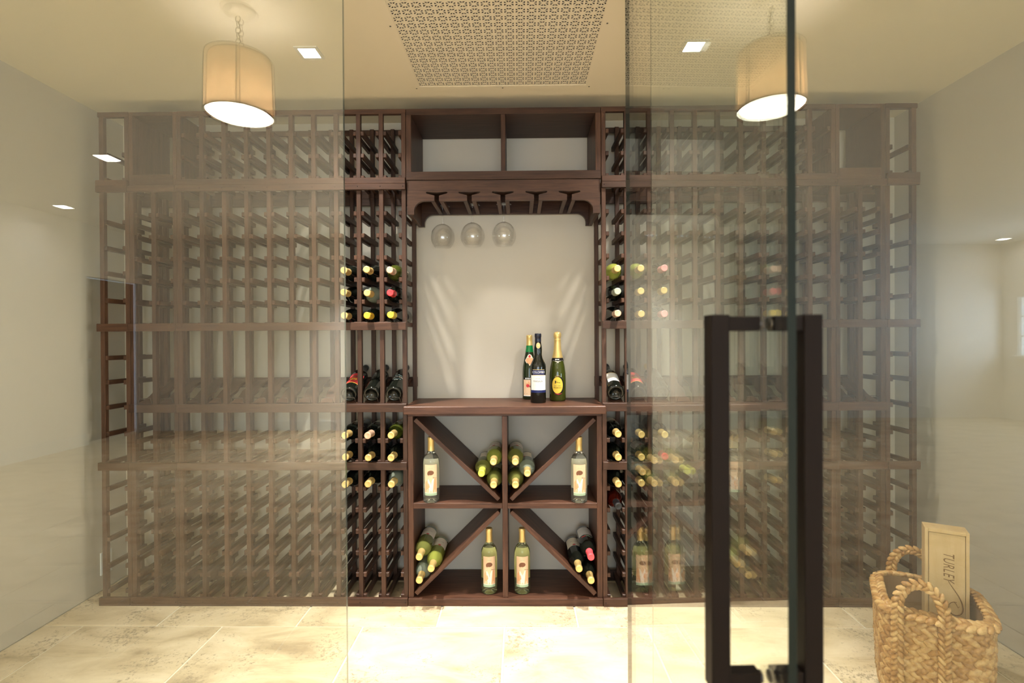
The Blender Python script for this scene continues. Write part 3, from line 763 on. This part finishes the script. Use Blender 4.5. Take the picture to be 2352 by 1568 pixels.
def ex_est(b, K):
    r = K['r']
    ob('print', wrap_poly(ell(0, .115, .008, .006), r, red_p, .0008), b)
    ob('print', wrap_poly([(-.018, .072), (.018, .072), (.018, .074), (-.018, .074)], r, grey_p, .0008), b)
def ex_wave(b, K):
    r = K['r']
    ob('print', wrap_poly([(-.025, .142), (-.010, .132), (.006, .128), (.025, .136), (.025, .149), (-.025, .149)], r, sage, .0008), b)
    ob('print', wrap_poly([(.0, .134), (.025, .138), (.025, .149), (.006, .146)], r, red_p, .0010), b)
def deco_script(b, K):
    r = K['r']
    ob('lettering', wrap_text('MOUEIX', .017, .105, r, paper_w, .0005, 0.9, 0, 0.5), b)
    ob('print', wrap_poly([(-.018, .0885), (.018, .0885), (.018, .091), (-.018, .091)], r, lblue_p, .0005), b)
    ob('print', wrap_poly([(-.015, .081), (.006, .081), (.006, .0835), (-.015, .0835)], r, paper_w, .0005), b)
    ob('print', wrap_poly([(-.016, .124), (.0, .130), (.018, .121), (.018, .124), (.0, .134), (-.018, .128)], r, lblue_p, .0005), b)
def deco_marsala(b, K):
    r = K['r']; rf = prof_r(K['body'])
    ob('label', patch(r, .062, .132, .086, paper_w), b)
    ob('lettering', wrap_text('MARSALA', .0115, .104, r, grey_p, .0007, .92, -.004), b)
    ob('print', wrap_poly([(-.014, .1155), (.006, .1155), (.006, .1175), (-.014, .1175)], r, gold_p, .0007), b)
    for z in (.090, .084): ob('print', wrap_poly([(-.026, z), (.018, z), (.018, z + .0008), (-.026, z + .0008)], r, gold_p, .0006), b)
    ob('label', patch(r, .132, .160, .062, blue_p, .0006), b)
    for z in (.132, .1575): ob('label_edge', patch(r, z, z + .0022, .062, gold_p, .0008), b)
    ob('lettering', wrap_text('COLOMBO', .0155, .146, r, paper_w, .0010, .86, 0), b)
    ob('label', patch(r, .050, .062, .086, blue_p, .0005), b)
    ob('neck_seal', wrap_poly(ell(0, .272, .0105, .014), rf, peach_l, .0012), b)
    ob('print', wrap_poly(ell(0, .272, .008, .011), rf, gold_p, .0018), b)
    ob('lettering', wrap_text('B', .013, .272, rf, ivory, .0026), b)
def deco_flute(b, K):
    r = K['r']; rf = prof_r(K['body'])
    ob('label', patch(r, .022, .100, .072, peach_l), b)
    ob('label', patch(r, .100, .112, .072, black_p, .0005), b)
    for k in range(6): ob('print', wrap_poly([(-.024 + .008 * k, .1025), (-.019 + .008 * k, .1025), (-.019 + .008 * k, .1095), (-.024 + .008 * k, .1095)], r, paper_w, .0009), b)
    ob('print', wrap_poly([(-.028, .052), (-.020, .085), (-.006, .092), (.010, .086), (.024, .088), (.028, .052)], r, peach, .0007), b)
    ob('print', wrap_poly(ell(-.010, .070, .009, .008), r, red_p, .0010), b)
    ob('print', wrap_poly(ell(.008, .066, .010, .006), r, brown_p, .0010), b)
    ob('print', wrap_poly([(-.030, .030), (.030, .030), (.030, .032), (-.030, .032)], r, brown_p, .0008), b)
    ob('label_edge', patch(r, .018, .022, .072, paper_w, .0005), b)
    ob('neck_label', wrap_poly([(-.026, .196), (-.015, .212), (-.008, .224), (0, .228), (.008, .224), (.015, .212), (.026, .196), (.018, .184), (0, .170), (-.018, .184)], rf, ivory, .0008), b)
    ob('neck_label', wrap_poly([(-.022, .196), (-.013, .209), (0, .212), (.013, .209), (.022, .196), (.015, .186), (0, .175), (-.015, .186)], rf, peach, .0014), b)
    ob('print', wrap_poly(ell(0, .217, .006, .006), rf, red_p, .0020), b)
    ob('neck_glass', lathe('neck_glass', [(rf(.238) + .0006, .238), (rf(.254) + .0006, .254), (rf(.270) + .0008, .271)], g_emer, 28), b)
def deco_prosecco(b, K):
    r = K['r']
    rf = prof_r(K['body'])
    ob('label', wrap_poly(ell(-.002, .078, .033, .047, 32), rf, black_p, .0006), b)
    ob('label', wrap_poly(ell(-.004, .079, .0275, .040, 32), rf, yel_p, .0012), b)
    ob('label_edge', wrap_poly([(-.020, .040), (0, .032), (.020, .040), (.012, .0365), (0, .0345), (-.012, .0365)], rf, red_p, .0018), b)
    ob('lettering', wrap_text('PROSECCO', .0088, .067, rf, black_p, .0018, .86, -.004), b)
    ob('print', wrap_poly([(-.020, .0762), (.012, .0762), (.012, .0782), (-.020, .0782)], rf, grey_p, .0018), b)
    ob('print', wrap_poly([(-.016, .088), (-.012, .088), (-.010, .100), (-.016, .102)], rf, black_p, .0018), b)
    ob('print', wrap_poly([(-.009, .093), (.010, .090), (.010, .0915), (-.009, .0955)], rf, black_p, .0018), b)
    ob('lettering', wrap_text('PROSECCO', .006, .116, rf, gold_p, .0012, 1.0, -.002, .8), b)
    ob('neck_band', patch(lambda z: rf(z), .196, .210, .095, black_p, .0008, 20, 3), b)
    ob('label_edge', wrap_poly([(-.026, .197), (0, .186), (.026, .197), (.026, .199), (0, .189), (-.026, .199)], rf, ivory, .0012), b)
    ob('print', wrap_poly([(-.014, .2010), (.006, .2010), (.006, .2055), (-.014, .2055)], rf, paper_w, .0016), b)
# counter bottles
TZ = 0.9208
bottle('flute', g_green, 'gold', None, (0.051, 2.645, TZ), 'slim green bottle with gold capsule standing behind the dark fortified wine bottle', None, deco_flute)
bottle('marsala', g_dark, 'navy', Matrix.Rotation(R(2), 3, 'Z'), (0.089, 2.498, TZ), 'dark bottle with white label reading MARSALA on the counter', None, deco_marsala)
bottle('sparkling', g_pros, 'gold', None, (0.187, 2.57, TZ), 'gold-foiled sparkling wine bottle with oval yellow PROSECCO label on the counter', None, deco_prosecco)
# standing bottles with the lady label
bottle('bordeaux', g_clear, 'gold', Matrix.Rotation(R(6), 3, 'Z'), (-0.415, 2.432, 0.470), 'clear bottle with peach label on bin shelf, side away from the basket', 'peach-label bottles standing in the bin', deco_lady)
bottle('bordeaux', g_clear, 'gold', Matrix.Rotation(R(-2), 3, 'Z'), (0.274, 2.428, 0.470), 'clear bottle with peach label on bin shelf, below the sparkling wine bottle', 'peach-label bottles standing in the bin', deco_lady)
bottle('bordeaux', g_pale, 'gold', Matrix.Rotation(R(4), 3, 'Z'), (-0.148, 2.462, 0.034), 'pale yellow peach-label bottle at bin foot near the white wine pile', 'peach-label bottles standing in the bin', deco_lady)
bottle('bordeaux', g_pale, 'gold', Matrix.Rotation(R(1), 3, 'Z'), (0.008, 2.462, 0.034), 'pale yellow peach-label bottle at bin foot near the red wine pile', 'peach-label bottles standing in the bin', deco_lady)
# piles in the diamond bin (necks to the front)
YN = 2.335
def lay(kind, glass, cap, x, z, label, group, deco=None, spin=0.0, yn=YN):
    h = KIND[kind]['h']
    return bottle(kind, glass, cap, lying(spin), (x, yn + h, z), label, group, deco)
GA = 'white wine bottles in the upper bin wedge'; GB = 'bottles in the lower bin wedges'
est = deco_plain(ivory, .030, .120, .080, ex_est)
# resting places, each touching its board, divider or panel and its neighbour
def pile(xa, za, xb, zb, x):
    L = math.hypot(xb - xa, zb - za); dx, dz = (xb - xa) / L, (zb - za) / L; nx, nz = (-dz, dx) if dx > 0 else (dz, -dx)
    r, c = .0375, .0746
    z = za + (r + .0095 - .0002 - (x - xa) * nx) / nz
    return [(x, z), (x + dx * c, z + dz * c), (x, z + dz * c + math.sqrt(c * c - (dx * c) ** 2))]
UP = pile(.028, .486, hb - .034, .855, .012 + .0373)
LO = pile(hb - .034, .050, .028, .429, hb - .024 - .0373)
lay('bordeaux', g_olive, 'gold', BC - UP[0][0], UP[0][1], 'lowest gold-capped olive bottle in bin wedge half beside the lime-capped bottle', GA, est, .3)
lay('bordeaux', g_olive, 'lime', BC - UP[1][0], UP[1][1], 'lime-capped olive wine bottle lying on the diagonal board', GA, est, -.5)
lay('bordeaux', g_yell, 'gold', BC - UP[2][0], UP[2][1], 'gold-capped yellow-green bottle lying on top beside the lime-capped bottle', GA, est, .2)
lay('bordeaux', g_olive, 'gold', BC + UP[0][0], UP[0][1], 'lowest gold-capped olive bottle in bin wedge half with the grey-green bottle', GA, est, .1)
lay('bordeaux', g_grey, 'gold', BC + UP[1][0], UP[1][1], 'pale grey-green gold-capped bottle lying on the diagonal board', GA, est, .4)
lay('bordeaux', g_olive, 'gold', BC + UP[2][0], UP[2][1], 'gold-capped olive bottle lying on top beside the pale grey-green bottle', GA, est, -.2)
lay('bordeaux', g_grey, 'gold', BC - LO[0][0], LO[0][1], 'grey-green gold-capped bottle at the bottom of the white wine pile', GB, est, .4)
lay('bordeaux', g_yell, 'gold', BC - LO[1][0], LO[1][1], 'yellow-green gold-capped bottle on the diagonal in the white wine pile', GB, est, -.3)
lay('bordeaux', g_olive, 'gold', BC - LO[2][0], LO[2][1], 'olive gold-capped bottle on top of the white wine pile', GB, est, -.2)
redl = deco_plain(paper, .030, .125, .080, ex_est)
lay('bordeaux', g_dark, 'gold', BC + LO[0][0], LO[0][1], 'dark gold-capped bottle at the bottom of the red wine pile', GB, redl, .2)
lay('bordeaux', g_dark, 'gold', BC + LO[1][0], LO[1][1], 'dark gold-capped bottle on the diagonal in the red wine pile', GB, redl, .1)
lay('bordeaux', g_dark, 'coral', BC + LO[2][0], LO[2][1], 'dark bottle with coral red capsule on top of the red wine pile', GB, deco_plain(paper_w, .030, .125, .080, ex_wave), .0)
# rack bottles
CL = [(U3[k] + U3[k + 1]) / 2 for k in (9, 8, 7)]          # nearest niche first
CR = [MIR - x for x in CL]
ROWZ = {'a3': 1.502, 'a2': 1.400, 'a1': 1.298, 'b1': 0.757, 'b2': 0.656, 'b3': 0.536, 'b4': 0.436}
ROWN = {'a3': 'third row above display', 'a2': 'second row above display', 'a1': 'first row above display',
        'b1': 'first row below display', 'b2': 'second row below display', 'b3': 'third row below display', 'b4': 'fourth row below display'}
COLN = ['niche column', 'second column from niche', 'third column from niche']
collar = deco_plain(paper_w, .150, .166, .060)
bord = deco_plain(paper, .050, .140, .075, ex_est)
GN = {g_dark.name: 'dark bottle', g_olive.name: 'olive bottle', g_yell.name: 'lime green bottle', g_grey.name: 'grey-green bottle', g_rose.name: 'dark red bottle', g_pros.name: 'green bottle'}
SPEC_L = {'a3': [('copper', g_pros, bord), ('gold', g_dark, None), ('gold', g_dark, bord)],
          'a2': [('red', g_dark, None), ('gold', g_grey, None), ('gold', g_dark, None)],
          'a1': [('yellow', g_dark, collar), ('amber', g_dark, None), ('gold', g_dark, None)],
          'b1': [('gold', g_pros, bord), ('copper', g_dark, bord), ('gold', g_dark, bord)],
          'b2': [('gold', g_dark, None), ('gold', g_dark, None), ('gold', g_dark, None)],
          'b3': [('gold', g_grey, None), ('gold', g_dark, None), ('gold', g_dark, None)]}
SPEC_R = {'a3': [('gold', g_yell, bord), ('gold', g_yell, bord), ('pink', g_dark, None)],
          'a2': [('grey', g_dark, collar), ('gold', g_dark, None), ('gold', g_dark, None)],
          'a1': [('copper', g_dark, bord), ('gold', g_dark, None), ('pink', g_dark, None)],
          'b1': [('gold', g_dark, bord), ('gold', g_dark, None), ('gold', g_dark, None)],
          'b2': [('gold', g_dark, None), ('gold', g_dark, None), ('red', g_dark, None)],
          'b3': [('gold', g_dark, None), ('gold', g_dark, None), ('black', g_dark, collar)],
          'b4': [('black', g_rose, None), None, None]}
CAPN = {'gold': 'gold-capped', 'copper': 'copper-capped', 'red': 'red-capped', 'yellow': 'yellow-capped', 'amber': 'amber-capped', 'pink': 'pink-capped', 'grey': 'grey-capped', 'black': 'black-capped'}
for spec, cols, rk in ((SPEC_L, CL, 'rack far from basket'), (SPEC_R, CR, 'rack nearer basket')):
    for row, items in spec.items():
        for c, it in enumerate(items):
            if it is None: continue
            cap, gl, dc = it
            kind = 'burgundy' if (c + len(row) + ord(row[1])) % 3 == 0 and gl is g_dark else 'bordeaux'
            r_ = KIND[kind]['r']; z = ROWZ[row] + 0.0105 + math.sqrt(r_ ** 2 - 0.02715 ** 2) - 0.0003
            lay(kind, gl, cap, cols[c], z, '%s %s, %s, %s, %s' % (CAPN[cap], GN[gl.name], ROWN[row], COLN[c], rk),
                'bottles lying in the racks', dc, random.uniform(-.6, .6), min(2.345 + random.uniform(-.008, .008), YK - 0.002 - KIND[kind]['h']))
# display bottles, base to the front
def show(x, kind, glass, cap, deco, label):
    K = KIND[kind]; ca_, sa = math.cos(R(ALPHA)), math.sin(R(ALPHA))
    y, z = YF + 0.016, 0.9358
    loc = (x, y - sa * (K['r'] + .0008), z + ca_ * (K['r'] + .0008))
    bottle(kind, glass, cap, shown(), loc, label, 'display row bottles', deco)
show(CL[2], 'bordeaux', g_dark, 'black', deco_plain(red_p, .055, .150, .082, ex_red), 'tilted display bottle with red label, two columns from a white-lettered bottle')
show(CL[1], 'bordeaux', g_dark, 'black', None, 'tilted unlabelled dark display bottle between red-label and white-lettered bottles')
show(CL[0], 'bordeaux', g_dark, 'black', deco_script, 'tilted dark display bottle with white MOUEIX lettering')
show(CR[0], 'burgundy', g_dark, 'black', deco_plain(paper_w, .055, .135, .060, lambda b, K: ob('label_edge', patch(K['r'], .135, .139, .062, gold_p, .0005), b)), 'tilted dark display bottle with plain white label')
show(CR[1], 'bordeaux', g_dark, 'black', deco_plain(red_p, .055, .150, .082, ex_red), 'tilted display bottle with red label beside the white-labelled bottle')
show(CR[2], 'bordeaux', g_dark, 'gold', None, 'tilted unlabelled dark display bottle beside a red-label bottle and empty cradles')

# ------------------------------------------------------------------ basket with wine box
def straw_mat():
    m, nt, p = new_mat('dried_hyacinth'); L = nt.links
    g = N(nt, 'ShaderNodeNewGeometry'); tc = N(nt, 'ShaderNodeTexCoord')
    n = N(nt, 'ShaderNodeTexNoise'); n.inputs['Scale'].default_value = 90; n.inputs['Detail'].default_value = 3; L.new(tc.outputs['Object'], n.inputs['Vector'])
    ad = N(nt, 'ShaderNodeMath', operation='MULTIPLY_ADD'); ad.inputs[1].default_value = 0.5; L.new(g.outputs['Random Per Island'], ad.inputs[0]); L.new(n.outputs['Fac'], ad.inputs[2])
    r = ramp(nt, [(0.30, (0.24, 0.105, 0.028)), (0.65, (0.46, 0.235, 0.075)), (1.0, (0.66, 0.42, 0.18))]); L.new(ad.outputs[0], r.inputs[0])
    L.new(r.outputs[0], p.inputs['Base Color']); p.inputs['Roughness'].default_value = 0.42; p.inputs['Specular IOR Level'].default_value = 0.4
    return m
straw = straw_mat()
BKX, BKY, BKR = 1.447, 1.866, R(-30)
bk = empty('woven_basket', (BKX, BKY, 0), BKR, 'tan woven water-hyacinth basket with braided handles on the stone floor', 'basket')
BA, BB_, BH = 0.150, 0.172, 0.30
def oval(t, s=1.0, z=0.0):
    c, q = math.cos(t), math.sin(t); e = 0.45
    return Vector((BA * s * math.copysign(abs(c) ** e, c), BB_ * s * math.copysign(abs(q) ** e, q), z))
def path_len(fn, n):
    pts = [fn(i / n) for i in range(n + 1)]; L = [0]
    for a, b in zip(pts, pts[1:]): L.append(L[-1] + (b - a).length)
    return pts, L
def nugget(v, f, c, d, nrm, ln, wd, th):
    """leaf-shaped plump strand segment centred at c along d, bulging along nrm"""
    d = d.normalized(); nrm = (nrm - d * nrm.dot(d)).normalized(); s = d.cross(nrm); b = len(v); m = 6
    rings = [(-.5, .15), (-.32, .75), (0, 1.0), (.32, .75), (.5, .15)]
    for u, k in rings:
        for i in range(m):
            a = 2 * math.pi * i / m
            v.append(c + d * (u * ln) + s * (math.cos(a) * wd * .5 * k) + nrm * (math.sin(a) * th * .5 * k))
    for r_ in range(len(rings) - 1):
        for i in range(m):
            j = (i + 1) % m; f.append((b + r_ * m + i, b + r_ * m + j, b + (r_ + 1) * m + j, b + (r_ + 1) * m + i))
def braid(v, f, fn, nfn, length_n, w, closed=False, th=None):
    """plait of overlapping strands along path fn(u), u in 0..1"""
    pts, L = path_len(fn, length_n); tot = L[-1]; step = w * 0.62; n = max(6, int(tot / step))
    k = 0
    for i in range(n):
        s = tot * (i + .5) / n
        while L[k + 1] < s: k += 1
        t = (s - L[k]) / max(1e-9, L[k + 1] - L[k]); p = pts[k].lerp(pts[k + 1], t); d = (pts[k + 1] - pts[k]).normalized()
        nr = nfn(p, d); sd = d.cross(nr).normalized()
        for q in (-1, 1):
            nugget(v, f, p + sd * (q * w * .24) + d * (q * step * .25) + nr * random.uniform(-.001, .001), d * 1.0 - sd * (q * .75), nr, w * 1.12, w * .60, (th or w * .62))
outn = lambda p, d: Vector((p.x / BA ** 2, p.y / BB_ ** 2, 0)).normalized()
NR = 8; RHH = BH / NR
for i in range(NR):
    v, f = [], []; z = RHH * (i + .5); s = 0.945 + 0.055 * math.sin(min(1, (i + 1) / 7) * math.pi / 2) + random.uniform(-.004, .004)
    braid(v, f, lambda u: oval(2 * math.pi * u + .2 * i, s, z), outn, 160, RHH * 1.22)
    ob('braid_row', pyd('braid_row', v, f, straw, True), bk)
v, f = [], []
braid(v, f, lambda u: oval(2 * math.pi * u, 1.0, BH + .002), lambda p, d: (outn(p, d) * .5 + Vector((0, 0, 1))).normalized(), 160, .040)
ob('rim', pyd('rim', v, f, straw, True), bk)
# inner lining wall and bottom
v, f = [], []
for j, z in enumerate((0.012, BH)):
    for i in range(48): v.append(oval(2 * math.pi * i / 48, .90, z))
for i in range(48): f.append((i, (i + 1) % 48, 48 + (i + 1) % 48, 48 + i))
f.append(tuple(range(48)))
ob('inner_wall', pyd('inner_wall', v, f, plain('dark_straw', (0.24, 0.13, 0.05), 0.8)), bk)
for sgn in (-1, 1):
    v, f = [], []
    yb_ = sgn * (BB_ * 1.0 + .012); hw2 = 0.062; hx = -0.048 if sgn < 0 else -0.03
    def hp(u, sgn=sgn, yb_=yb_):
        # up one side, over the arch, down the other
        if u < .36: return Vector((hx - hw2, yb_, .04 + (BH - .02) * u / .36))
        if u > .64: return Vector((hx + hw2, yb_, .04 + (BH - .02) * (1 - u) / .36))
        a = math.pi * (1 - (u - .36) / .28); return Vector((hx + hw2 * math.cos(a), yb_ - sgn * .015 * math.sin(a), BH + .02 + .085 * math.sin(a)))
    braid(v, f, hp, lambda p, d, sgn=sgn: Vector((0, sgn, 0.001)), 120, .030, th=.026)
    ob('handle', pyd('handle', v, f, straw, True), bk)
# wine box standing in the basket
def box_local(px, py): return Matrix.Rotation(BKR, 3, 'Z') @ Vector((px, py, 0)) + Vector((BKX, BKY, 0))
WB = box_local(0.054, 0.072)
wb = empty('wine_box', (WB.x, WB.y, 0.0125), BKR, 'pale wooden wine box with engraved TURLEY lid standing in the basket', 'box')
bw, bd, bh = 0.062, 0.036, 0.5255
box('box_body', -bw, bw, -bd + .012, bd, 0, bh, wood_pale, wb, 0.0015)
for a, b, c, d in ((-bw, -bw + .010, 0, bh), (bw - .010, bw, 0, bh), (-bw + .010, bw - .010, bh - .012, bh)):
    box('lid_rail', a, b, -bd, -bd + .012, c, d, wood_pale, wb, 0.001)
box('sliding_lid', -bw + .0115, bw - .0115, -bd + .002, -bd + .012, 0.0, bh - .0135, wood_pale, wb, 0.0006)
engr = plain('burnt_engraving', (0.20, 0.10, 0.035), 0.8, 0, 0.1)
me = text_mesh('TURLEY', 0.044, 0.62, 0.25, 1.12); me.materials.clear(); me.materials.append(engr)
for v_ in me.vertices:
    x, y = v_.co.x, v_.co.y
    v_.co = (y + 0.004, -bd + .0016, bh - .130 - x)
ob('lettering', me, wb)
sw = []
for k in range(0, 31):
    t = k / 30
    if t < .5:
        u = t / .5; sw.append((.004 + .040 * math.sin(u * math.pi / 2) ** 1.2, bh - .178 - .092 * u))
    else:
        u = (t - .5) / .5; a = -u * 1.55 * math.pi; sw.append((.024 + .020 * math.cos(a), bh - .270 + .024 * math.sin(a) - .003 * u))
tube('flourish', [(x, -bd + .0018, z) for x, z in sw], [0.0008 + .0014 * math.sin(math.pi * k / 30) for k in range(31)], engr, wb, 5)
tube('flourish', [(.020, -bd + .0018, bh - .250), (.025, -bd + .0018, bh - .255), (.031, -bd + .0018, bh - .268), (.034, -bd + .0018, bh - .263)], .0010, engr, wb, 5)
# wall outlet low on the left wall
ou = empty('wall_outlet', (XL, 2.56, 0.075), label='small white outlet low on the wall behind the magnum rack', cat='outlet')
box('cover_plate', 0, 0.006, -0.035, 0.035, 0, 0.11, paint_trim, ou, 0.001)
for z in (0.03, 0.08): box('socket', 0.006, 0.008, -0.015, 0.015, z - .013, z + .013, trim_metal, ou, 0.0005)
